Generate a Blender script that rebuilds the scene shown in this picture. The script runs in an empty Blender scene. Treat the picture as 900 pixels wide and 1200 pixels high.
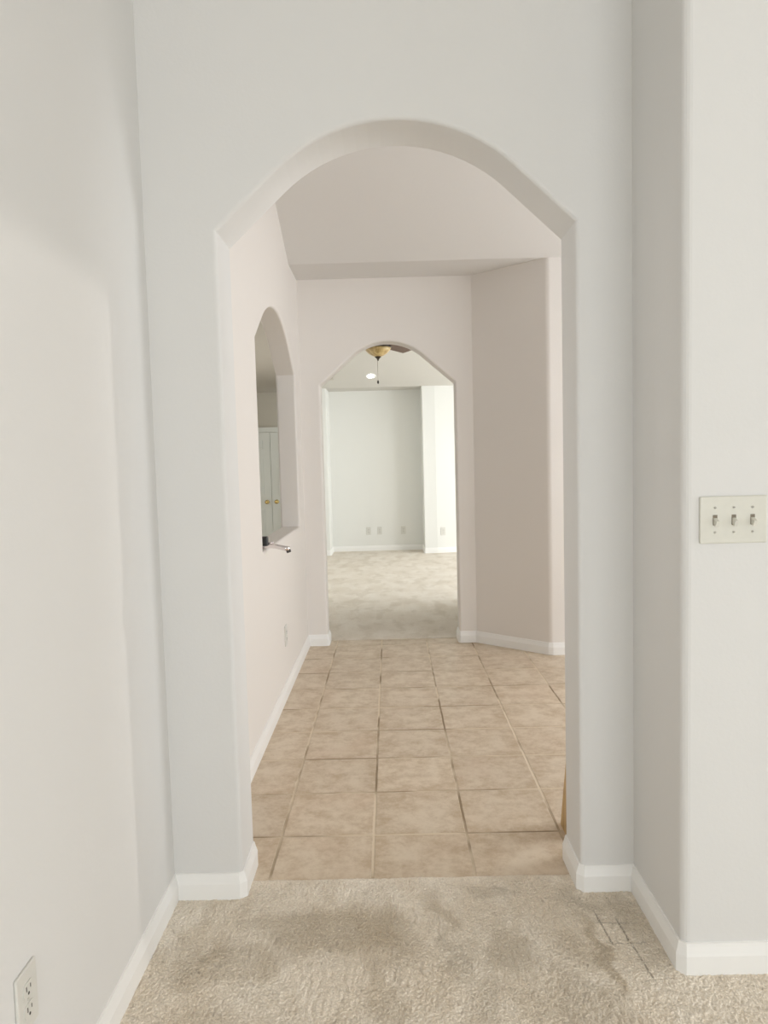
import bpy, bmesh, math, random
from mathutils import Vector, Matrix, noise
random.seed(4)
sc = bpy.context.scene
C = sc.collection
PI = math.pi

# ------------------------------------------------------------------ camera
cam_d = bpy.data.cameras.new('camera')
cam = bpy.data.objects.new('camera', cam_d); C.objects.link(cam)
cam_d.sensor_fit = 'HORIZONTAL'; cam_d.sensor_width = 36.0
cam_d.lens = 36.0 * 828.77 / 900.0
cam_d.clip_start = 0.02; cam_d.clip_end = 100
r_ = Vector((0.99962988, 0.00736259, -0.02618966))
u_ = Vector((0.0256274, 0.06820161, 0.99734236))
f_ = Vector((-0.0091292, 0.99764439, -0.06798768))
cam.matrix_world = Matrix(((r_.x, u_.x, -f_.x, 0), (r_.y, u_.y, -f_.y, 0), (r_.z, u_.z, -f_.z, 1.32), (0, 0, 0, 1)))
sc.camera = cam

# ------------------------------------------------------------------ world, exposure
w = bpy.data.worlds.new('daylight_sky'); sc.world = w; w.use_nodes = True
bg = w.node_tree.nodes['Background']
bg.inputs['Color'].default_value = (0.93, 0.97, 1.0, 1); bg.inputs['Strength'].default_value = 1.6
sc.view_settings.view_transform = 'Standard'; sc.view_settings.look = 'None'
sc.view_settings.gamma = 1.0; sc.view_settings.use_curve_mapping = False
sc.view_settings.exposure = 0.06
cy = sc.cycles
cy.max_bounces = 14; cy.diffuse_bounces = 10; cy.glossy_bounces = 4
cy.sample_clamp_indirect = 8.0

def area(name, loc, d, sx, sy, power, col=(1, 1, 1), spread=PI):
    l = bpy.data.lights.new(name, 'AREA'); l.shape = 'RECTANGLE'; l.size = sx; l.size_y = sy
    l.energy = power; l.color = col; l.spread = spread
    o = bpy.data.objects.new(name, l); C.objects.link(o); o.location = loc
    o.rotation_euler = Vector(d).to_track_quat('-Z', 'Z').to_euler()
    return o
# daylight entering by the windows (each lamp fills its own window opening)
area('living_window_light', (1.3, -4.52, 1.2), (0, 1, 0), 3.0, 1.8, 94, (0.91, 0.965, 1.0))
area('side_window_light', (4.58, 0.30, 1.15), (-1, 0, 0), 1.2, 1.8, 33, (0.93, 0.975, 1.0))
area('low_sun_light', (8.65, 1.39, 2.276), (-1, 0, 0), 0.06, 0.06, 100, (1.0, 0.93, 0.86))
area('kitchen_window_light', (3.78, 3.15, 1.6), (-1, 0, 0), 1.6, 1.7, 67, (0.97, 0.985, 1.0))
area('bay_window_light', (3.98, 8.45, 1.2), (-1, 0, 0), 0.8, 1.7, 84, (0.95, 0.99, 1.0))
area('nook_window_light', (3.98, 6.45, 1.2), (-1, 0, 0), 0.7, 1.7, 76, (0.95, 0.99, 1.0))
area('den_window_light', (-3.98, 7.0, 1.4), (1, 0, 0), 2.0, 1.5, 58, (1.0, 0.99, 0.95))

# ------------------------------------------------------------------ materials
def nt(name):
    m = bpy.data.materials.new(name); m.use_nodes = True
    t = m.node_tree
    return m, t, t.nodes['Principled BSDF']
def N(t, typ, **kw):
    n = t.nodes.new(typ)
    for k, v in kw.items():
        if k == 'inp':
            for a, b in v.items(): n.inputs[a].default_value = b
        else: setattr(n, k, v)
    return n
def math_(t, op, a, b=None, c=None, clamp=False):
    n = t.nodes.new('ShaderNodeMath'); n.operation = op; n.use_clamp = clamp
    for i, v in enumerate((a, b, c)):
        if v is None: continue
        if isinstance(v, (int, float)): n.inputs[i].default_value = v
        else: t.links.new(v, n.inputs[i])
    return n.outputs[0]
def mixc(t, f, a, b):
    n = t.nodes.new('ShaderNodeMix'); n.data_type = 'RGBA'
    for i, v in ((0, f), (6, a), (7, b)):
        if isinstance(v, (int, float)): n.inputs[i].default_value = v
        elif isinstance(v, tuple): n.inputs[i].default_value = v if len(v) == 4 else (*v, 1)
        else: t.links.new(v, n.inputs[i])
    return n.outputs[2]
def smooth(t, v, a, b):
    n = t.nodes.new('ShaderNodeMapRange'); n.interpolation_type = 'SMOOTHSTEP'
    t.links.new(v, n.inputs[0]); n.inputs[1].default_value = a; n.inputs[2].default_value = b
    return n.outputs[0]
def bump(t, bsdf, h, strength, dist):
    n = t.nodes.new('ShaderNodeBump'); n.inputs['Strength'].default_value = strength; n.inputs['Distance'].default_value = dist
    t.links.new(h, n.inputs['Height']); t.links.new(n.outputs[0], bsdf.inputs['Normal'])

def paint(name, col, scale=95, strength=0.25, rough=0.75):
    m, t, b = nt(name)
    co = N(t, 'ShaderNodeTexCoord')
    n1 = N(t, 'ShaderNodeTexNoise', inp={'Scale': scale, 'Detail': 3.0})
    n2 = N(t, 'ShaderNodeTexNoise', inp={'Scale': 1.3, 'Detail': 2.0})
    t.links.new(co.outputs['Object'], n1.inputs['Vector']); t.links.new(co.outputs['Object'], n2.inputs['Vector'])
    lo = tuple(c * 0.985 for c in col)
    t.links.new(mixc(t, n2.outputs[0], lo, col), b.inputs['Base Color'])
    b.inputs['Roughness'].default_value = rough
    b.inputs['Specular IOR Level'].default_value = 0.25
    if strength: bump(t, b, n1.outputs[0], strength, 0.0015)
    return m
def plain(name, col, rough=0.5, metal=0.0, spec=0.5):
    m, t, b = nt(name)
    co = N(t, 'ShaderNodeTexCoord'); n1 = N(t, 'ShaderNodeTexNoise', inp={'Scale': 60.0, 'Detail': 2.0})
    t.links.new(co.outputs['Object'], n1.inputs['Vector'])
    t.links.new(mixc(t, n1.outputs[0], tuple(c * 0.95 for c in col), tuple(min(1, c * 1.03) for c in col)), b.inputs['Base Color'])
    b.inputs['Roughness'].default_value = rough; b.inputs['Metallic'].default_value = metal
    b.inputs['Specular IOR Level'].default_value = spec
    return m
WALL = (0.70, 0.699, 0.692)
M_wall = paint('wall_paint_cool_white', WALL)
M_warm = paint('wall_paint_warm_white', (0.755, 0.725, 0.695))
M_far = paint('wall_paint_soft_white', (0.76, 0.765, 0.745))
M_ceil = paint('ceiling_paint', (0.70, 0.69, 0.675), 60, 0.3)
M_cream = paint('ceiling_paint_cream', (0.70, 0.655, 0.59), 60, 0.3)
M_trim = paint('trim_gloss_white', (0.84, 0.84, 0.83), 30, 0.0, 0.35)
M_door = paint('door_white', (0.80, 0.82, 0.78), 30, 0.0, 0.4)
M_plate = plain('switch_plate_almond', (0.66, 0.655, 0.595), 0.35)
M_plate_w = plain('outlet_plate_white', (0.65, 0.645, 0.61), 0.35)
M_gap = plain('toggle_gap_shade', (0.20, 0.17, 0.125), 0.6)
M_slot = plain('slot_dark', (0.05, 0.045, 0.04), 0.6)
M_screw = plain('screw_painted', (0.52, 0.51, 0.46), 0.4)
M_chrome = plain('chrome', (0.78, 0.74, 0.74), 0.12, 1.0)
M_black = plain('black_plastic', (0.015, 0.015, 0.016), 0.4)
M_brass = plain('polished_brass', (0.75, 0.56, 0.22), 0.25, 1.0)
M_bronze = plain('dark_bronze', (0.045, 0.032, 0.022), 0.4, 0.6)

def wood(name, c1, c2, rough=0.45, sc_=(30, 30, 2)):
    m, t, b = nt(name)
    co = N(t, 'ShaderNodeTexCoord'); mp = N(t, 'ShaderNodeMapping'); mp.inputs['Scale'].default_value = sc_
    n1 = N(t, 'ShaderNodeTexNoise', inp={'Scale': 2.0, 'Detail': 5.0, 'Distortion': 0.6})
    t.links.new(co.outputs['Object'], mp.inputs[0]); t.links.new(mp.outputs[0], n1.inputs['Vector'])
    t.links.new(mixc(t, smooth(t, n1.outputs[0], 0.3, 0.7), c1, c2), b.inputs['Base Color'])
    b.inputs['Roughness'].default_value = rough
    return m
M_oak = wood('honey_oak', (0.40, 0.25, 0.09), (0.56, 0.38, 0.17))
M_walnut = wood('walnut_blade', (0.065, 0.032, 0.018), (0.115, 0.058, 0.034), 0.5, (2, 30, 30))

# amber alabaster bowl glass
M_bowl, t, b = nt('amber_alabaster_glass')
co = N(t, 'ShaderNodeTexCoord'); mp = N(t, 'ShaderNodeMapping'); mp.inputs['Scale'].default_value = (9, 9, 3)
n1 = N(t, 'ShaderNodeTexNoise', inp={'Scale': 1.6, 'Detail': 4.0, 'Distortion': 1.5})
t.links.new(co.outputs['Object'], mp.inputs[0]); t.links.new(mp.outputs[0], n1.inputs['Vector'])
t.links.new(mixc(t, smooth(t, n1.outputs[0], 0.3, 0.7), (0.30, 0.19, 0.06), (0.54, 0.40, 0.18)), b.inputs['Base Color'])
b.inputs['Roughness'].default_value = 0.3

M_glow, t, b = nt('lit_lamp_lens')
b.inputs['Base Color'].default_value = (0.9, 0.9, 0.85, 1)
b.inputs['Emission Color'].default_value = (1.0, 0.98, 0.90, 1); b.inputs['Emission Strength'].default_value = 18

# ceramic floor tile, 33 cm grid
TX0, TY0, TS = -0.41787, 2.43919, 0.33
M_tile, t, b = nt('ceramic_floor_tile')
co = N(t, 'ShaderNodeTexCoord'); sep = N(t, 'ShaderNodeSeparateXYZ'); t.links.new(co.outputs['Object'], sep.inputs[0])
wob = N(t, 'ShaderNodeTexNoise', inp={'Scale': 9.0, 'Detail': 2.0}); t.links.new(co.outputs['Object'], wob.inputs['Vector'])
wv = math_(t, 'MULTIPLY', math_(t, 'SUBTRACT', wob.outputs[0], 0.5), 0.004)
def linedist(o, o0):
    s = math_(t, 'DIVIDE', math_(t, 'SUBTRACT', math_(t, 'ADD', o, wv), o0 - TS * 40), TS)
    fr = math_(t, 'FRACT', s)
    d = math_(t, 'MULTIPLY', math_(t, 'MINIMUM', fr, math_(t, 'SUBTRACT', 1.0, fr)), TS)
    return d, math_(t, 'FLOOR', s)
dx, ix = linedist(sep.outputs[0], TX0); dy, iy = linedist(sep.outputs[1], TY0)
dd = math_(t, 'MINIMUM', dx, dy)
grout = smooth(t, dd, 0.0052, 0.0034)
cmb = N(t, 'ShaderNodeCombineXYZ'); t.links.new(ix, cmb.inputs[0]); t.links.new(iy, cmb.inputs[1])
wn = N(t, 'ShaderNodeTexWhiteNoise'); t.links.new(cmb.outputs[0], wn.inputs['Vector'])
off = N(t, 'ShaderNodeVectorMath', operation='SCALE'); t.links.new(wn.outputs['Color'], off.inputs[0]); off.inputs[3].default_value = 7.0
addv = N(t, 'ShaderNodeVectorMath', operation='ADD'); t.links.new(co.outputs['Object'], addv.inputs[0]); t.links.new(off.outputs[0], addv.inputs[1])
n1 = N(t, 'ShaderNodeTexNoise', inp={'Scale': 12.0, 'Detail': 9.0, 'Roughness': 0.76, 'Distortion': 0.1})
n2 = N(t, 'ShaderNodeTexNoise', inp={'Scale': 3.4, 'Detail': 4.0, 'Distortion': 0.4})
n3 = N(t, 'ShaderNodeTexNoise', inp={'Scale': 70.0, 'Detail': 3.0})
for n in (n1, n2, n3): t.links.new(addv.outputs[0], n.inputs['Vector'])
edge = smooth(t, dd, 0.10, 0.0)
mot = math_(t, 'ADD', n1.outputs[0], math_(t, 'MULTIPLY', edge, 0.07))
tc = mixc(t, smooth(t, mot, 0.38, 0.72), (0.665, 0.565, 0.445), (0.455, 0.34, 0.225))
tc = mixc(t, math_(t, 'MULTIPLY', smooth(t, n2.outputs[0], 0.5, 0.75), 0.35), tc, (0.57, 0.425, 0.31))
tc = mixc(t, math_(t, 'MULTIPLY', n3.outputs[0], 0.25), tc, (0.59, 0.50, 0.385))
br = math_(t, 'ADD', 0.95, math_(t, 'MULTIPLY', wn.outputs['Value'], 0.08))
hs = N(t, 'ShaderNodeHueSaturation'); t.links.new(tc, hs.inputs['Color']); t.links.new(br, hs.inputs['Value'])
ng = N(t, 'ShaderNodeTexNoise', inp={'Scale': 2.2, 'Detail': 3.0}); t.links.new(co.outputs['Object'], ng.inputs['Vector'])
gc = mixc(t, smooth(t, ng.outputs[0], 0.44, 0.60), (0.66, 0.555, 0.42), (0.27, 0.20, 0.125))
t.links.new(mixc(t, grout, hs.outputs[0], gc), b.inputs['Base Color'])
t.links.new(math_(t, 'ADD', 0.42, math_(t, 'MULTIPLY', grout, 0.4)), b.inputs['Roughness'])
b.inputs['Specular IOR Level'].default_value = 0.35
bump(t, b, math_(t, 'ADD', math_(t, 'SUBTRACT', 1.0, smooth(t, dd, 0.0070, 0.0028)), math_(t, 'MULTIPLY', n1.outputs[0], 0.15)), 0.6, 0.003)

def carpet(name, c_lo, c_hi, stains=(), lines=(), pile=1.0):
    m, t, b = nt(name)
    co = N(t, 'ShaderNodeTexCoord'); P = co.outputs['Object']
    warp = N(t, 'ShaderNodeTexNoise', inp={'Scale': 9.0, 'Detail': 5.0}); t.links.new(P, warp.inputs['Vector'])
    wsub = N(t, 'ShaderNodeVectorMath', operation='SUBTRACT'); t.links.new(warp.outputs['Color'], wsub.inputs[0]); wsub.inputs[1].default_value = (.5, .5, .5)
    wsc = N(t, 'ShaderNodeVectorMath', operation='SCALE'); t.links.new(wsub.outputs[0], wsc.inputs[0]); wsc.inputs[3].default_value = 0.15
    wad = N(t, 'ShaderNodeVectorMath', operation='ADD'); t.links.new(P, wad.inputs[0]); t.links.new(wsc.outputs[0], wad.inputs[1])
    PW = wad.outputs[0]
    vo = N(t, 'ShaderNodeTexVoronoi', inp={'Scale': 165.0, 'Randomness': 1.0}); t.links.new(P, vo.inputs['Vector'])
    fi = N(t, 'ShaderNodeTexNoise', inp={'Scale': 420.0, 'Detail': 2.0}); t.links.new(P, fi.inputs['Vector'])
    tu = N(t, 'ShaderNodeTexNoise', inp={'Scale': 85.0, 'Detail': 3.0, 'Distortion': 0.8}); t.links.new(P, tu.inputs['Vector'])
    big = N(t, 'ShaderNodeTexNoise', inp={'Scale': 3.2, 'Detail': 5.0, 'Roughness': 0.6}); t.links.new(P, big.inputs['Vector'])
    mp = N(t, 'ShaderNodeMapping'); mp.inputs['Scale'].default_value = (5.0, 1.6, 1); mp.inputs['Rotation'].default_value = (0, 0, 0.35)
    t.links.new(P, mp.inputs[0])
    nap = N(t, 'ShaderNodeTexNoise', inp={'Scale': 1.6, 'Detail': 2.0}); t.links.new(mp.outputs[0], nap.inputs['Vector'])
    v = math_(t, 'ADD', math_(t, 'MULTIPLY', big.outputs[0], 0.6), math_(t, 'MULTIPLY', nap.outputs[0], 0.4))
    col = mixc(t, smooth(t, v, 0.36, 0.64), c_lo, c_hi)
    mp2 = N(t, 'ShaderNodeMapping'); mp2.inputs['Scale'].default_value = (4.2, 1.7, 1); mp2.inputs['Rotation'].default_value = (0, 0, -0.25)
    t.links.new(PW, mp2.inputs[0])
    pt = N(t, 'ShaderNodeTexNoise', inp={'Scale': 1.7, 'Detail': 4.0}); t.links.new(mp2.outputs[0], pt.inputs['Vector'])
    col = mixc(t, math_(t, 'MULTIPLY', smooth(t, pt.outputs[0], 0.50, 0.62), 0.40), col, tuple(c * k for c, k in zip(c_lo, (0.74, 0.70, 0.63))))
    for (x, y, rx, ry, rot, amt, sc_col) in stains:
        ma = N(t, 'ShaderNodeMapping', vector_type='TEXTURE')
        ma.inputs['Location'].default_value = (x, y, 0); ma.inputs['Rotation'].default_value = (0, 0, rot); ma.inputs['Scale'].default_value = (rx, ry, 1)
        t.links.new(PW, ma.inputs[0])
        fl = N(t, 'ShaderNodeVectorMath', operation='MULTIPLY'); t.links.new(ma.outputs[0], fl.inputs[0]); fl.inputs[1].default_value = (1, 1, 0)
        ln = N(t, 'ShaderNodeVectorMath', operation='LENGTH'); t.links.new(fl.outputs[0], ln.inputs[0])
        col = mixc(t, math_(t, 'MULTIPLY', smooth(t, ln.outputs['Value'], 1.2, 0.55), amt), col, sc_col)
    for (x0, y0, x1, y1, wd, amt) in lines:
        L = math.hypot(x1 - x0, y1 - y0)
        ma = N(t, 'ShaderNodeMapping', vector_type='TEXTURE')
        ma.inputs['Location'].default_value = ((x0 + x1) / 2, (y0 + y1) / 2, 0); ma.inputs['Rotation'].default_value = (0, 0, math.atan2(y1 - y0, x1 - x0)); ma.inputs['Scale'].default_value = (L / 2, wd, 1)
        t.links.new(P, ma.inputs[0])
        sp = N(t, 'ShaderNodeSeparateXYZ'); t.links.new(ma.outputs[0], sp.inputs[0])
        a = smooth(t, math_(t, 'ABSOLUTE', sp.outputs[0]), 1.05, 0.9); c_ = smooth(t, math_(t, 'ABSOLUTE', sp.outputs[1]), 1.2, 0.6)
        col = mixc(t, math_(t, 'MULTIPLY', math_(t, 'MULTIPLY', a, c_), math_(t, 'MULTIPLY', amt, smooth(t, tu.outputs[0], 0.3, 0.5))), col, (0.20, 0.165, 0.12))
    # shade between the tufts painted into the colour, then fine light yarn flecks
    col = mixc(t, math_(t, 'MULTIPLY', smooth(t, vo.outputs['Distance'], 0.3, 0.75), 0.30), col, tuple(c * 0.62 for c in c_lo))
    col = mixc(t, math_(t, 'MULTIPLY', smooth(t, fi.outputs[0], 0.4, 0.7), 0.25), col, tuple(min(1, c * 1.12) for c in c_hi))
    t.links.new(col, b.inputs['Base Color'])
    b.inputs['Roughness'].default_value = 0.95; b.inputs['Specular IOR Level'].default_value = 0.05
    b.inputs['Sheen Weight'].default_value = 0.15; b.inputs['Sheen Roughness'].default_value = 0.5
    h = math_(t, 'ADD', math_(t, 'MULTIPLY', math_(t, 'SUBTRACT', 1.0, vo.outputs['Distance']), 0.7), math_(t, 'ADD', math_(t, 'MULTIPLY', tu.outputs[0], 0.2), math_(t, 'MULTIPLY', fi.outputs[0], 0.3)))
    bump(t, b, h, 0.7 * pile, 0.006)
    return m
OL = (0.43, 0.335, 0.22); GR = (0.49, 0.415, 0.32); DK = (0.36, 0.28, 0.185)
stains = [(-0.20, 1.93, 0.24, 0.10, -0.1, 0.59, OL), (-0.45, 1.80, 0.20, 0.08, 0.2, 0.43, OL), (-0.02, 1.90, 0.08, 0.16, 0.3, 0.38, OL),
          (0.30, 1.82, 0.07, 0.10, 0.5, 0.49, GR), (0.11, 2.02, 0.03, 0.11, 0.5, 0.43, OL), (0.27, 2.09, 0.09, 0.03, 0.0, 0.43, GR),
          (0.14, 1.80, 0.03, 0.15, 0.2, 0.38, GR), (0.535, 1.81, 0.022, 0.17, 0.10, 0.65, OL), (0.52, 2.03, 0.05, 0.09, 0.5, 0.49, GR),
          (0.67, 1.90, 0.06, 0.2, 0.0, 0.43, GR), (0.45, 1.62, 0.12, 0.14, 0.4, 0.54, GR), (-0.05, 1.66, 0.05, 0.2, 0.1, 0.43, OL), (-0.50, 1.55, 0.15, 0.10, 0.0, 0.33, OL),
          (0.62, 1.97, 0.09, 0.07, 0.0, 0.43, GR), (0.20, 1.62, 0.05, 0.13, -0.3, 0.43, GR), (0.47, 1.83, 0.05, 0.07, 0.4, 0.33, OL)]
lines = [(0.563, 1.985, 0.573, 1.835, 0.0028, 0.8), (0.615, 1.95, 0.636, 1.70, 0.0030, 0.85), (0.545, 1.93, 0.668, 1.925, 0.0024, 0.55), (0.575, 1.840, 0.665, 1.843, 0.0024, 0.55), (0.60, 1.70, 0.69, 1.71, 0.003, 0.35)]
M_carpet = carpet('beige_plush_carpet', (0.81, 0.71, 0.585), (0.94, 0.865, 0.76), stains, lines)
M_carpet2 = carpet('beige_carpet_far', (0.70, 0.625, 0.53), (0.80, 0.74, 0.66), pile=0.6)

# ------------------------------------------------------------------ mesh helpers
def link(name, bm, mat, parent=None, smooth_=False, bev=None):
    bmesh.ops.recalc_face_normals(bm, faces=bm.faces)
    me = bpy.data.meshes.new(name); bm.to_mesh(me); bm.free()
    if mat: me.materials.append(mat)
    o = bpy.data.objects.new(name, me); C.objects.link(o)
    if smooth_:
        for p in me.polygons: p.use_smooth = True
    if bev:
        md = o.modifiers.new('bevel', 'BEVEL'); md.width = bev; md.segments = 3; md.limit_method = 'ANGLE'; md.angle_limit = 0.6
    if parent: o.parent = parent
    return o
def box(bm, x0, x1, y0, y1, z0, z1, mtx=None):
    vs = [bm.verts.new((x, y, z)) for x in (x0, x1) for y in (y0, y1) for z in (z0, z1)]
    if mtx:
        for v in vs: v.co = mtx @ v.co
    for f in ((0, 1, 3, 2), (4, 6, 7, 5), (0, 4, 5, 1), (2, 3, 7, 6), (0, 2, 6, 4), (1, 5, 7, 3)):
        bm.faces.new([vs[i] for i in f])
    return vs
def BX(*a, mtx=None):
    bm = bmesh.new(); box(bm, *a, mtx=mtx); return bm
def prism(bm, pts, fn, a, b):
    """extrude a 2-D outline between depths a and b; fn(u, v, d) gives the 3-D point"""
    A = [bm.verts.new(fn(u, v, a)) for u, v in pts]; B = [bm.verts.new(fn(u, v, b)) for u, v in pts]
    fa = bm.faces.new(A); fb = bm.faces.new(list(reversed(B)))
    n = len(pts); side = []
    for i in range(n):
        side.append(bm.faces.new((A[i], B[i], B[(i + 1) % n], A[(i + 1) % n])))
    return A, B, side
def lathe(bm, prof, seg=24, c=(0, 0, 0), mtx=None):
    rings = []
    for r, z in prof:
        ring = []
        for k in range(seg):
            a = 2 * PI * k / seg
            co_ = Vector((c[0] + r * math.cos(a), c[1] + r * math.sin(a), c[2] + z))
            if mtx: co_ = mtx @ co_
            ring.append(bm.verts.new(co_))
        rings.append(ring)
    for a, b_ in zip(rings, rings[1:]):
        for k in range(seg): bm.faces.new((a[k], a[(k + 1) % seg], b_[(k + 1) % seg], b_[k]))
    bm.faces.new(rings[0]); bm.faces.new(list(reversed(rings[-1])))
def tube(bm, pts, rad, seg=12):
    pts = [Vector(p) for p in pts]
    rings = []
    up = Vector((0.13, 0.27, 0.95)).normalized()
    for i, p in enumerate(pts):
        d = (pts[min(i + 1, len(pts) - 1)] - pts[max(i - 1, 0)]).normalized()
        s = d.cross(up).normalized(); q = s.cross(d).normalized()
        r = rad[i] if isinstance(rad, (list, tuple)) else rad
        rx, ry = r if isinstance(r, tuple) else (r, r)
        rings.append([bm.verts.new(p + s * rx * math.cos(2 * PI * k / seg) + q * ry * math.sin(2 * PI * k / seg)) for k in range(seg)])
    for a, b_ in zip(rings, rings[1:]):
        for k in range(seg): bm.faces.new((a[k], a[(k + 1) % seg], b_[(k + 1) % seg], b_[k]))
    bm.faces.new(rings[0]); bm.faces.new(list(reversed(rings[-1])))
def arch_curve(cx, hw, spring, apex, th, n=20):
    """segmental arch whose shoulders run straight down to a kink at the spring line; points from right to left"""
    rise = apex - spring; s, c, tn = math.sin(th), math.cos(th), math.tan(th)
    R = (rise - tn * hw) / ((1 - c) - tn * s)
    pts = [(cx + hw, spring)]
    for i in range(n + 1):
        a = th - 2 * th * i / n
        pts.append((cx + R * math.sin(a), apex - R * (1 - math.cos(a))))
    pts.append((cx - hw, spring))
    return pts
def struct(name, bm, mat, **kw):
    o = link(name, bm, mat, **kw); o['kind'] = 'structure'; return o
def arch_wall(name, mat, x0, x1, ztop, cx, hw, spring, apex, th, fn, a, b, zbot=0.0, rad=0.02, bev_bottom=None):
    """a wall with an arched opening reaching down to zbot; opening edges are bull-nosed"""
    arc = arch_curve(cx, hw, spring, apex, th)
    out = [(x0, zbot), (x0, ztop), (x1, ztop), (x1, zbot), (cx + hw, zbot)] + arc + [(cx - hw, zbot)]
    bm = bmesh.new(); A, B, side = prism(bm, out, fn, a, b)
    i0, i1 = 4, len(out) - 1
    es = []
    for L in (A, B):
        for i in range(i0, i1):
            for e in L[i].link_edges:
                if e.other_vert(L[i]) is L[i + 1]: es.append(e)
    bmesh.ops.recalc_face_normals(bm, faces=bm.faces)
    bmesh.ops.bevel(bm, geom=es, offset=rad, segments=4, profile=0.5, affect='EDGES', clamp_overlap=True)
    o = struct(name, bm, mat)
    return o
XZ = lambda u, v, d: (u, d, v)
YZ = lambda u, v, d: (d, u, v)
XY = lambda u, v, d: (u, v, d)

def vert_bevel(bm, corners, rad=0.02, seg=5):
    es = [e for e in bm.edges if abs(e.verts[0].co.z - e.verts[1].co.z) > 0.5 and any(abs(e.verts[0].co.x - x) < 1e-4 and abs(e.verts[0].co.y - y) < 1e-4 for x, y in corners)]
    bmesh.ops.recalc_face_normals(bm, faces=bm.faces)
    bmesh.ops.bevel(bm, geom=es, offset=rad, segments=seg, profile=0.5, affect='EDGES')

BASE_PROF = [(0.0, 0.0), (0.0125, 0.0), (0.0125, 0.052), (0.0105, 0.058), (0.0060, 0.074), (0.0045, 0.082), (0.0, 0.083)]
def baseboard(name, path, z=0.0, side=1, closed=False):
    """sweep the skirting profile along a plan path; side=+1 puts it on the left of the direction of travel"""
    bm = bmesh.new(); n = len(path); P = [Vector(p) for p in path]; rings = []
    for i in range(n):
        d0 = (P[i] - P[i - 1]).normalized() if i > 0 else (P[1] - P[0]).normalized()
        d1 = (P[i + 1] - P[i]).normalized() if i < n - 1 else d0
        n0 = Vector((-d0.y, d0.x)) * side; n1 = Vector((-d1.y, d1.x)) * side
        mm = (n0 + n1); mm = mm / max(0.2, mm.dot(n1))
        rings.append([bm.verts.new((P[i].x + mm.x * u, P[i].y + mm.y * u, z + v)) for u, v in BASE_PROF])
    for a, b_ in zip(rings, rings[1:]):
        for k in range(len(BASE_PROF)):
            kk = (k + 1) % len(BASE_PROF); bm.faces.new((a[k], a[kk], b_[kk], b_[k]))
    bm.faces.new(rings[0]); bm.faces.new(list(reversed(rings[-1])))
    return struct(name, bm, M_trim)

# ------------------------------------------------------------------ the setting
JL, JR = -0.482, 0.553                      # jambs of the near arch
FY0, FY1 = 2.085, 2.270                     # near arch wall
LX, RX, RY = -0.690, 0.715, 1.730           # left wall, right return, right wall face
HX0, HX1 = -0.755, -0.625                   # wall with the pass-through
EY0, EY1 = 5.110, 5.260                     # far arch wall
SOF = 2.635

# floors
# carpet of the living room: real tufts near the doorway, a rolled edge at the tiles
STEP = 0.0032
xs = [-0.70 + STEP * i for i in range(int(1.95 / STEP))] + [1.4, 2.2, 3.2, 4.75]
ys = [-4.6, -2.5, -1.0, 0.0, 0.6] + [1.0 + STEP * i for i in range(int(1.155 / STEP))]
def tuft(x, y):
    lay = noise.noise(Vector((x * 7, y * 4, 2.0)))
    wx = x + 0.006 * noise.noise(Vector((x * 30, y * 30, 5.0))); wy = y * (0.8 + 0.1 * lay)
    d = noise.voronoi(Vector((wx * 165, wy * 165, 0.0)))[0]
    hole = noise.noise(Vector((wx * 150, wy * 150, 9.0)))
    return 0.0045 - 0.0036 * (d[0] - 0.3) - 0.0085 * max(0.0, hole - 0.12) + 0.0022 * noise.noise(Vector((x * 210, y * 210, 1.0))) + 0.0015 * noise.noise(Vector((x * 45, y * 45, 3.0)))
V = []; F = []
for i, x in enumerate(xs):
    j = 0.004 * noise.noise(Vector((x * 9, 0, 0))) + 0.003 * noise.noise(Vector((x * 70, 3, 0)))
    for y in ys: V.append((x, y, tuft(x, y) if (x < 1.25 and y > 0.9) else 0.004))
    V += [(x, 2.160 + j, 0.004 + 0.002 * noise.noise(Vector((x * 150, 0, 7)))), (x, 2.172 + j, 0.001), (x, 2.176 + j, -0.012)]
ny = len(ys) + 3
for i in range(len(xs) - 1):
    for k in range(ny - 1): F.append((i * ny + k, (i + 1) * ny + k, (i + 1) * ny + k + 1, i * ny + k + 1))
me = bpy.data.meshes.new('floor'); me.from_pydata(V, [], F); me.materials.append(M_carpet)
for p in me.polygons: p.use_smooth = True
floor = bpy.data.objects.new('floor', me); C.objects.link(floor); floor['kind'] = 'structure'
struct('floor_tiled', BX(-0.80, 3.9, 2.165, 5.247, -0.05, -0.0005), M_tile)
bm = BX(-1.4, 4.1, 5.250, 11.0, -0.05, 0.004); struct('floor_carpet', bm, M_carpet2)
struct('floor_den', BX(-4.1, HX0, 2.0, 11.6, -0.25, -0.15), M_carpet2)

# near room
struct('wall_left', BX(LX - 0.1, LX, -4.6, FY1, -0.05, 3.7), M_wall)
arch_wall('wall_front', M_wall, -4.1, RX + 0.1, 3.7, (JL + JR) / 2, (JR - JL) / 2, 2.002, 2.300, math.radians(43), XZ, FY0, FY1, zbot=-0.03, rad=0.013)
bm = bmesh.new(); prism(bm, [(RX, RY), (4.8, RY), (4.8, FY1), (RX, FY1)], XY, -0.05, 3.7); vert_bevel(bm, [(RX, RY)])
struct('wall_right', bm, M_wall)
struct('sun_blocker_wall', BX(4.8, 7.4, 2.05, FY1, -0.05, 3.7), M_wall)  # unseen slab, added to keep the low sun lamp off the kitchen window
def window_wall(name, mat, fn, u0, u1, v0, v1, wu0, wu1, wv0, wv1, a, b):
    bm = bmesh.new()
    for (p, q, r, s) in ((u0, wu0, v0, v1), (wu1, u1, v0, v1), (wu0, wu1, v0, wv0), (wu0, wu1, wv1, v1)):
        prism(bm, [(p, r), (q, r), (q, s), (p, s)], fn, a, b)
    return struct(name, bm, mat)
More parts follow.
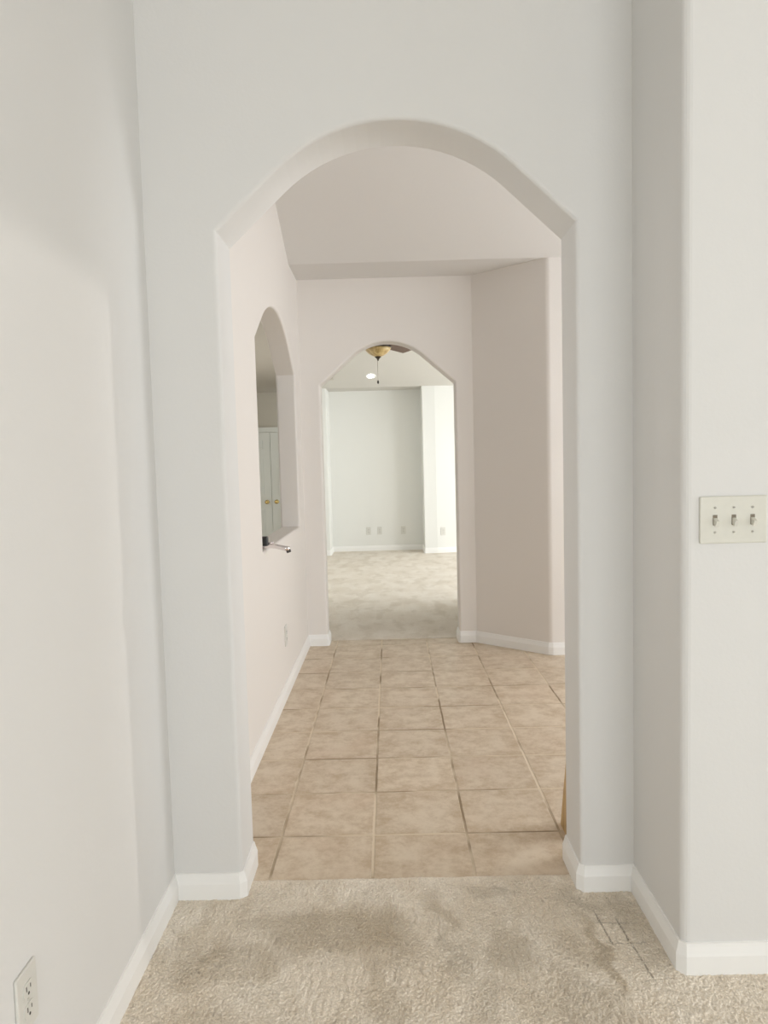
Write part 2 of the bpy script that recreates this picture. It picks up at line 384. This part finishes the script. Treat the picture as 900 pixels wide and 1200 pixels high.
def window(name, fn, u0, u1, v0, v1, a, b):
    bm = bmesh.new(); t_ = 0.05
    def bar(p, q, r, s): prism(bm, [(p, r), (q, r), (q, s), (p, s)], fn, a, b)
    bar(u0, u0 + t_, v0, v1); bar(u1 - t_, u1, v0, v1); bar(u0 + t_, u1 - t_, v0, v0 + t_); bar(u0 + t_, u1 - t_, v1 - t_, v1)
    um = (u0 + u1) / 2; bar(um - 0.02, um + 0.02, v0 + t_, v1 - t_)
    return struct(name, bm, M_trim)
window_wall('wall_back', M_wall, XZ, LX - 0.1, 4.8, -0.05, 3.7, -0.2, 2.8, 0.3, 2.1, -4.6, -4.5)
window('window_1', XZ, -0.2, 2.8, 0.3, 2.1, -4.60, -4.56)
window_wall('wall_side', M_wall, YZ, -4.6, 1.03, -0.05, 3.7, -0.30, 0.90, 0.25, 2.05, 4.6, 4.7)
window('window_2', YZ, -0.30, 0.90, 0.25, 2.05, 4.66, 4.70)
arch_wall('wall_side_arched', M_wall, 1.03, FY1, 3.7, 1.40, 0.32, 2.025, 2.070, math.radians(14), YZ, 4.6, 4.7, zbot=0.3, rad=0.01)
struct('wall_side_lower', BX(4.6, 4.7, 1.03, FY1, -0.05, 0.3), M_wall)
struct('ceiling', BX(LX - 0.1, 4.8, -4.6, FY1, 3.55, 3.7), M_cream)

# hall and kitchen
SL = 0.45
bm = bmesh.new()
zt = SOF + SL * (4.72 - FY1 + 0.02)
prism(bm, [(4.72, SOF), (FY1 - 0.02, zt), (FY1 - 0.02, zt + 0.15), (4.72, SOF + 0.15)], YZ, HX0, 3.9)
struct('ceiling_sloped', bm, M_ceil)
struct('ceiling_soffit', BX(HX0, 1.3, 4.72, EY0 + 0.02, SOF, SOF + 0.15), M_ceil)
pc, ph = 4.13, 0.71
arch_wall('wall_hall', M_warm, FY1 - 0.02, EY0 + 0.02, 3.9, pc, ph, 1.935, 2.212, math.radians(32), YZ, HX0, HX1, zbot=0.905, rad=0.012)
bm = bmesh.new(); box(bm, HX0, HX1, pc - ph, pc + ph, 0.5, 0.905)
es = [e for e in bm.edges if abs(e.verts[0].co.z - 0.905) < 1e-4 and abs(e.verts[1].co.z - 0.905) < 1e-4 and abs(e.verts[0].co.x - e.verts[1].co.x) < 1e-4]
bmesh.ops.recalc_face_normals(bm, faces=bm.faces); bmesh.ops.bevel(bm, geom=es, offset=0.012, segments=4, profile=0.5, affect='EDGES')
box(bm, HX0, HX1, FY1 - 0.02, pc - ph, -0.2, 0.905); box(bm, HX0, HX1, pc + ph, EY0 + 0.02, -0.2, 0.905); box(bm, HX0, HX1, pc - ph, pc + ph, -0.2, 0.5)
struct('wall_hall_lower', bm, M_warm)
arch_wall('wall_far_arch', M_warm, HX0, 1.0, 4.9, 0.002, 0.484, 1.893, 2.190, math.radians(41), XZ, EY0, EY1, zbot=-0.03, rad=0.014)
bm = bmesh.new(); prism(bm, [(0.605, EY0 + 0.005), (1.062, 4.722), (3.9, 4.722), (3.9, EY1), (0.605, EY1)], XY, -0.05, 4.9); vert_bevel(bm, [(1.062, 4.722)], 0.018)
struct('wall_diagonal', bm, M_warm)
window_wall('wall_kitchen', M_warm, YZ, RY, EY1, -0.05, 4.2, 2.35, 3.95, 0.75, 2.45, 3.8, 3.9)
window('window_3', YZ, 2.35, 3.95, 0.75, 2.45, 3.86, 3.90)

# far room
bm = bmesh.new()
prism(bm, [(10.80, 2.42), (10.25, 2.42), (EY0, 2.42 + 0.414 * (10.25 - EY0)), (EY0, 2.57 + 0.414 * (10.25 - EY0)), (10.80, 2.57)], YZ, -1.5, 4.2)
struct('ceiling_far', bm, paint('ceiling_paint_shaded', (0.57, 0.55, 0.515), 60, 0.3))  # the dimmer light on this ceiling is put into a darker paint
bm = bmesh.new(); prism(bm, [(-1.4, 10.25), (-0.885, 10.25), (-0.885, 10.70), (0.488, 10.70), (0.488, 10.25), (0.675, 10.255), (4.1, 10.80), (4.1, 11.0), (-1.4, 11.0)], XY, -0.05, 2.5)
vert_bevel(bm, [(-0.885, 10.25), (0.488, 10.25)], 0.012, 3)
struct('wall_far', bm, M_far)
bm = bmesh.new(); prism(bm, [(-0.68, EY1), (-0.68, 7.0), (-1.2, 9.0), (-1.2, 10.3), (-1.28, 10.3), (-1.28, 8.97), (-0.755, 6.98), (-0.755, EY1)], XY, -0.05, 4.8)
struct('wall_far_left', bm, M_far)
struct('shadow_partition_far', BX(0.95, 1.05, EY1, 6.62, -0.05, 4.8), M_far)  # unseen, added to cast the shadow edge across the far carpet
window_wall('wall_far_right', M_far, YZ, 7.4, 11.0, -0.05, 4.9, 8.05, 8.85, 0.35, 2.05, 4.0, 4.1)
window('window_4', YZ, 8.05, 8.85, 0.35, 2.05, 4.06, 4.10)
window_wall('wall_nook', M_far, YZ, EY1 - 0.3, 7.4, -0.05, 4.9, 6.10, 6.80, 0.35, 2.05, 4.0, 4.1)
window('window_6', YZ, 6.10, 6.80, 0.35, 2.05, 4.06, 4.10)

# den beyond the pass-through
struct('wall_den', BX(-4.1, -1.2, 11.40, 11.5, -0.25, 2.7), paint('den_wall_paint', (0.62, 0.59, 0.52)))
window_wall('wall_den_left', M_far, YZ, 2.2, 11.5, -0.25, 2.7, 6.0, 8.0, 0.65, 2.15, -4.1, -4.0)
window('window_5', YZ, 6.0, 8.0, 0.65, 2.15, -4.10, -4.06)
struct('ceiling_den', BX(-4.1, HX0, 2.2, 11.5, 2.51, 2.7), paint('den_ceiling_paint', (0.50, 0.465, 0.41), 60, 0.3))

# skirting boards
c = 0.012
baseboard('baseboard_left', [(LX, -4.5), (LX, FY0), (JL - c, FY0), (JL, FY0 + c), (JL, FY1 - c), (JL - c, FY1), (HX1, FY1), (HX1, EY0), (-0.482 - c * .7, EY0), (-0.482, EY0 + c * .7), (-0.482, EY1 - 0.005)], side=-1)
baseboard('baseboard_right', [(4.6, RY), (RX + c, RY), (RX, RY + c), (RX, FY0), (JR + c, FY0), (JR, FY0 + c), (JR, FY1 - c), (JR + c, FY1), (3.8, FY1)], side=1)
baseboard('baseboard_diagonal', [(3.8, 4.722), (1.078, 4.722), (1.052, 4.731), (0.605, EY0), (0.486 + c * .7, EY0), (0.486, EY0 + c * .7), (0.486, EY1 - 0.005)], side=1)
baseboard('baseboard_far', [(-1.2, 10.25), (-0.897, 10.25), (-0.885, 10.262), (-0.885, 10.70), (0.488, 10.70), (0.488, 10.262), (0.50, 10.25), (0.675, 10.255), (4.0, 10.784)], side=-1)

# panelled double doors of the den
def den_door(name, x0, x1, knob_x):
    Y = 11.40; z0, z1 = -0.15, 1.868
    bm = BX(x0, x1, Y - 0.045, Y - 0.01, z0, z1)
    wd = x1 - x0; m_ = 0.115
    cols = [(x0 + m_, x0 + wd / 2 - 0.05), (x0 + wd / 2 + 0.05, x1 - m_)]
    rows_ = [(z1 - 0.12 - 0.15, z1 - 0.12), (z1 - 0.42 - 0.59, z1 - 0.42), (z0 + 0.22, z0 + 0.80)]
    o = struct(name, bm, M_door)
    for (a0, a1) in cols:
        for (b0, b1) in rows_:
            pm = bmesh.new()
            box(pm, a0, a1, Y - 0.060, Y - 0.044, b0, b1); box(pm, a0 + 0.03, a1 - 0.03, Y - 0.075, Y - 0.060, b0 + 0.03, b1 - 0.03)
            link('door_panel', pm, M_door, o, bev=0.006)
    km = bmesh.new()
    mt = Matrix.Translation((knob_x, Y - 0.045, 0.757)) @ Matrix.Rotation(PI / 2, 4, 'X')
    lathe(km, [(0.034, 0), (0.034, 0.006), (0.014, 0.010), (0.012, 0.035), (0.026, 0.045), (0.031, 0.058), (0.026, 0.070), (0.010, 0.076)], 20, mtx=mt)
    k = link('door_knob', km, M_brass, o, True); k['label'] = 'round brass door knob'
    return o
den_door('door_1', -2.66, -1.903, -1.977)
den_door('door_2', -1.897, -1.14, -1.823)
bm = bmesh.new(); box(bm, -2.75, -1.2, 11.34, 11.40, 1.872, 1.95); box(bm, -2.75, -2.665, 11.34, 11.40, -0.15, 1.872)
struct('trim_1', bm, M_door)

# ------------------------------------------------------------------ things
def thing(name, label, cat, loc=(0, 0, 0), group=None):
    o = bpy.data.objects.new(name, None); C.objects.link(o); o.location = loc; o.empty_display_size = 0.05
    o['label'] = label; o['category'] = cat
    if group: o['group'] = group
    return o
def oriented(o, n):
    """turn a plate built in the XZ plane facing -Y so that it faces n"""
    o.rotation_euler = (0, 0, math.atan2(n[1], n[0]) + PI / 2)

# three-gang toggle switch
sw = thing('light_switch', 'almond three-gang light switch plate with toggles down on right wall', 'light switch', (0.8355, RY, 1.162))
bm = BX(-0.082, 0.082, -0.0065, 0.0005, -0.058, 0.058); pl = link('plate', bm, M_plate, sw, bev=0.004)
for k in (-1, 0, 1):
    x = -0.0005 + k * 0.0452 if k else 0.0
    x = k * 0.0455
    sm = BX(x - 0.0052, x + 0.0052, -0.0075, -0.0060, -0.0125, 0.0125); sl = link('toggle_slot', sm, M_gap, sw); sl['label'] = 'dark slot behind the toggle'
    tm = bmesh.new()
    mt = Matrix.Translation((x, -0.0065, -0.001)) @ Matrix.Rotation(math.radians(24), 4, 'X')
    vs = box(tm, -0.0042, 0.0042, -0.016, 0.002, -0.0085, 0.0062, mtx=mt)
    link('toggle', tm, M_plate, sw, bev=0.0012)
    for dz in (-1, 1):
        cm = bmesh.new(); mt = Matrix.Translation((x, -0.0062, dz * 0.030)) @ Matrix.Rotation(PI / 2, 4, 'X')
        lathe(cm, [(0.0034, 0), (0.0034, 0.0008), (0.0024, 0.0016)], 14, mtx=mt); sc_o = link('screw', cm, M_screw, sw, True)
        cm = BX(x - 0.0026, x + 0.0026, -0.0081, -0.0077, dz * 0.030 - 0.0005, dz * 0.030 + 0.0005)
        link('screw_slot', cm, M_slot, sc_o)

# duplex outlets
def outlet(label, loc, n, group=None, w_=0.070, h_=0.118, mat=None):
    o = thing('wall_outlet', label, 'outlet', loc, group); oriented(o, n)
    bm = BX(-w_ / 2, w_ / 2, -0.006, 0.0005, -h_ / 2, h_ / 2); link('plate', bm, mat or M_plate_w, o, bev=0.004)
    for s in (1, -1):
        z = s * 0.0195
        fm = bmesh.new(); pts = []
        for k in range(24):
            a = 2 * PI * k / 24; pts.append((0.0172 * math.cos(a), max(-0.0135, min(0.0135, 0.0172 * math.sin(a))) + z))
        prism(fm, pts, XZ, -0.0078, -0.005); rc = link('receptacle', fm, mat or M_plate_w, o)
        sm = bmesh.new()
        box(sm, -0.0080, -0.0058, -0.0083, -0.0070, z - 0.001, z + 0.008); box(sm, 0.0060, 0.0080, -0.0083, -0.0070, z - 0.0005, z + 0.0065)
        mt = Matrix.Translation((0, -0.0070, z - 0.0075)) @ Matrix.Rotation(PI / 2, 4, 'X'); lathe(sm, [(0.0028, 0), (0.0028, 0.0013)], 12, mtx=mt)
        link('slots', sm, M_slot, rc)
    cm = bmesh.new(); mt = Matrix.Translation((0, -0.0058, 0)) @ Matrix.Rotation(PI / 2, 4, 'X')
    lathe(cm, [(0.0032, 0), (0.0032, 0.0008), (0.002, 0.0016)], 14, mtx=mt); link('screw', cm, M_screw, o, True)
    return o
outlet('white duplex outlet low on the near left wall', (LX, 1.223, 0.362), (1, 0))
outlet('duplex outlet on the hall wall below the arched pass-through', (HX1, 4.03, 0.345), (1, 0))
outlet('leftmost outlet on the recessed wall of the far room', (-0.339, 10.70, 0.309), (0, -1), 'outlets on the recessed far wall')
outlet('middle outlet on the far recessed wall, right beside the leftmost one', (-0.172, 10.70, 0.309), (0, -1), 'outlets on the recessed far wall')
outlet('outlet at the shaded right end of the far recessed wall', (0.190, 10.70, 0.309), (0, -1), 'outlets on the recessed far wall')
dn = Vector((0.16, -1)).normalized()
outlet('outlet on the bright wall right of the far recess', (0.760, 10.2686, 0.318), (dn.x, dn.y))

# faucet overhanging the sill of the pass-through
fz = 0.905
fa = thing('faucet', 'chrome spout with black handle on the pass-through sill', 'faucet', (0, 0, 0))
bm = BX(-0.668, -0.611, 3.475, 3.515, fz + 0.024, fz + 0.070); h = link('handle', bm, M_black, fa, bev=0.008); h['label'] = 'black block handle'
bm = bmesh.new(); lathe(bm, [(0.028, 0), (0.028, 0.005), (0.023, 0.010), (0.022, 0.022)], 24, c=(-0.672, 3.50, fz)); link('base', bm, M_chrome, fa, True)
bm = bmesh.new()
tube(bm, [(-0.665, 3.50, fz + 0.014), (-0.63, 3.50, fz + 0.019), (-0.60, 3.50, fz + 0.021), (-0.575, 3.50, fz + 0.019), (-0.55, 3.50, fz + 0.013), (-0.53, 3.50, fz + 0.008), (-0.508, 3.50, fz + 0.004)],
     [(0.016, 0.011), (0.016, 0.011), (0.015, 0.011), (0.015, 0.012), (0.015, 0.012), (0.015, 0.013), (0.014, 0.013)], 16)
spout = link('spout', bm, M_chrome, fa, True)
bm = bmesh.new(); mt = Matrix.Translation((-0.515, 3.50, fz + 0.002)) @ Matrix.Rotation(math.radians(-18), 4, 'Y')
lathe(bm, [(0.0105, -0.016), (0.0115, -0.014), (0.0115, 0.0)], 18, mtx=mt); nz = link('aerator', bm, M_slot, spout); nz['label'] = 'dark nozzle under the spout end'
bm = bmesh.new(); tube(bm, [(-0.635, 3.50, fz + 0.030), (-0.60, 3.495, fz + 0.036), (-0.585, 3.495, fz + 0.039)], [0.005, 0.005, 0.006], 10); link('lever', bm, M_chrome, fa, True)

# honey oak board leaning behind the right jamb
mt = Matrix.Translation((0.588, 2.49, 0.0)) @ Matrix.Rotation(math.radians(11), 4, 'X') @ Matrix.Rotation(math.radians(2.0), 4, 'Y')
bm = BX(0.0, 0.020, -0.09, 0.0, 0.0, 0.60, mtx=mt)
bd = link('wooden_board', bm, M_oak, bev=0.002); bd['label'] = 'honey oak board leaning against the back of the right arch jamb'; bd['category'] = 'board'

# ceiling fan
FX, FYc = -0.089, 7.50
zc = 2.42 + 0.414 * (10.25 - FYc)
fan = thing('ceiling_fan', 'ceiling fan with amber glass bowl and dark wood blades', 'ceiling fan', (FX, FYc, 2.43))
def fl(bm, name, mat, parent=fan, sm=True, **kw): return link(name, bm, mat, parent, sm, **kw)
bm = bmesh.new(); lathe(bm, [(0.0, 0.004), (0.020, 0.006), (0.060, 0.020), (0.100, 0.045), (0.128, 0.075), (0.140, 0.100), (0.136, 0.100), (0.10, 0.065), (0.0, 0.03)], 40); bowl = fl(bm, 'glass_bowl', M_bowl); bowl['label'] = 'amber alabaster glass bowl'
bm = bmesh.new(); lathe(bm, [(0.003, -0.034), (0.008, -0.028), (0.010, -0.018), (0.022, -0.004), (0.034, 0.006), (0.034, 0.012), (0.01, 0.014)], 20); fl(bm, 'finial', M_bronze)
bm = bmesh.new(); lathe(bm, [(0.142, 0.098), (0.146, 0.106), (0.120, 0.118), (0.06, 0.130), (0.06, 0.150), (0.13, 0.160), (0.16, 0.185), (0.16, 0.245), (0.12, 0.285), (0.03, 0.300)], 40); fl(bm, 'motor_housing', M_bronze)
bm = bmesh.new(); lathe(bm, [(0.013, 0.295), (0.013, zc - 2.43 - 0.03)], 14); fl(bm, 'downrod', M_bronze)
bm = bmesh.new(); lathe(bm, [(0.025, zc - 2.43 - 0.09), (0.055, zc - 2.43 - 0.07), (0.075, zc - 2.43 - 0.03), (0.080, zc - 2.43 + 0.03)], 24); fl(bm, 'canopy', M_bronze)
bm = bmesh.new(); tube(bm, [(-0.005, 0, -0.03), (-0.006, 0, -0.12), (-0.006, 0, -0.235)], 0.0022, 8); ch = fl(bm, 'pull_chain', plain('chain_steel', (0.35, 0.32, 0.28), 0.35, 0.8))
bm = bmesh.new(); lathe(bm, [(0.003, -0.272), (0.009, -0.262), (0.010, -0.250), (0.005, -0.238), (0.002, -0.232)], 12, c=(-0.006, 0, 0)); fl(bm, 'chain_fob', M_bronze, ch)
for k in range(5):
    a = math.radians(60 + 72 * k); rot = Matrix.Rotation(a, 4, 'Z') @ Matrix.Rotation(math.radians(-11), 4, 'X')
    bm = bmesh.new(); pts = [(0.22, -0.055), (0.26, -0.062), (0.66, -0.070), (0.672, -0.060), (0.672, 0.060), (0.66, 0.070), (0.26, 0.062), (0.22, 0.055)]
    z = 0.150
    A = prism(bm, pts, XY, -0.004, 0.004)
    for v in bm.verts: v.co = Matrix.Translation((0, 0, z)) @ rot @ v.co
    bl = fl(bm, 'blade', M_walnut, fan, False)
    bm = bmesh.new(); box(bm, 0.13, 0.30, -0.018, 0.018, 0.004, 0.010)
    for v in bm.verts: v.co = Matrix.Translation((0, 0, z)) @ rot @ v.co
    fl(bm, 'blade_iron', M_bronze, bl, False)

# recessed ceiling lamp on the slope
rl = thing('recessed_light', 'lit recessed light in the sloped far ceiling behind the fan chain', 'ceiling light', (-0.225, 9.95, 2.42 + 0.414 * 0.30))
rl.scale = (0.8, 0.8, 0.8); rl.rotation_euler = (-math.atan(0.414), 0, 0)
bm = bmesh.new(); lathe(bm, [(0.058, 0.02), (0.058, -0.004), (0.085, -0.008), (0.092, -0.002), (0.092, 0.004), (0.07, 0.02)], 32); link('trim_ring', bm, M_trim, rl, True)
bm = bmesh.new(); lathe(bm, [(0.057, 0.004), (0.050, -0.006), (0.030, -0.014), (0.004, -0.017)], 28); lens = link('lens', bm, M_glow, rl, True); lens['label'] = 'glowing lamp lens'
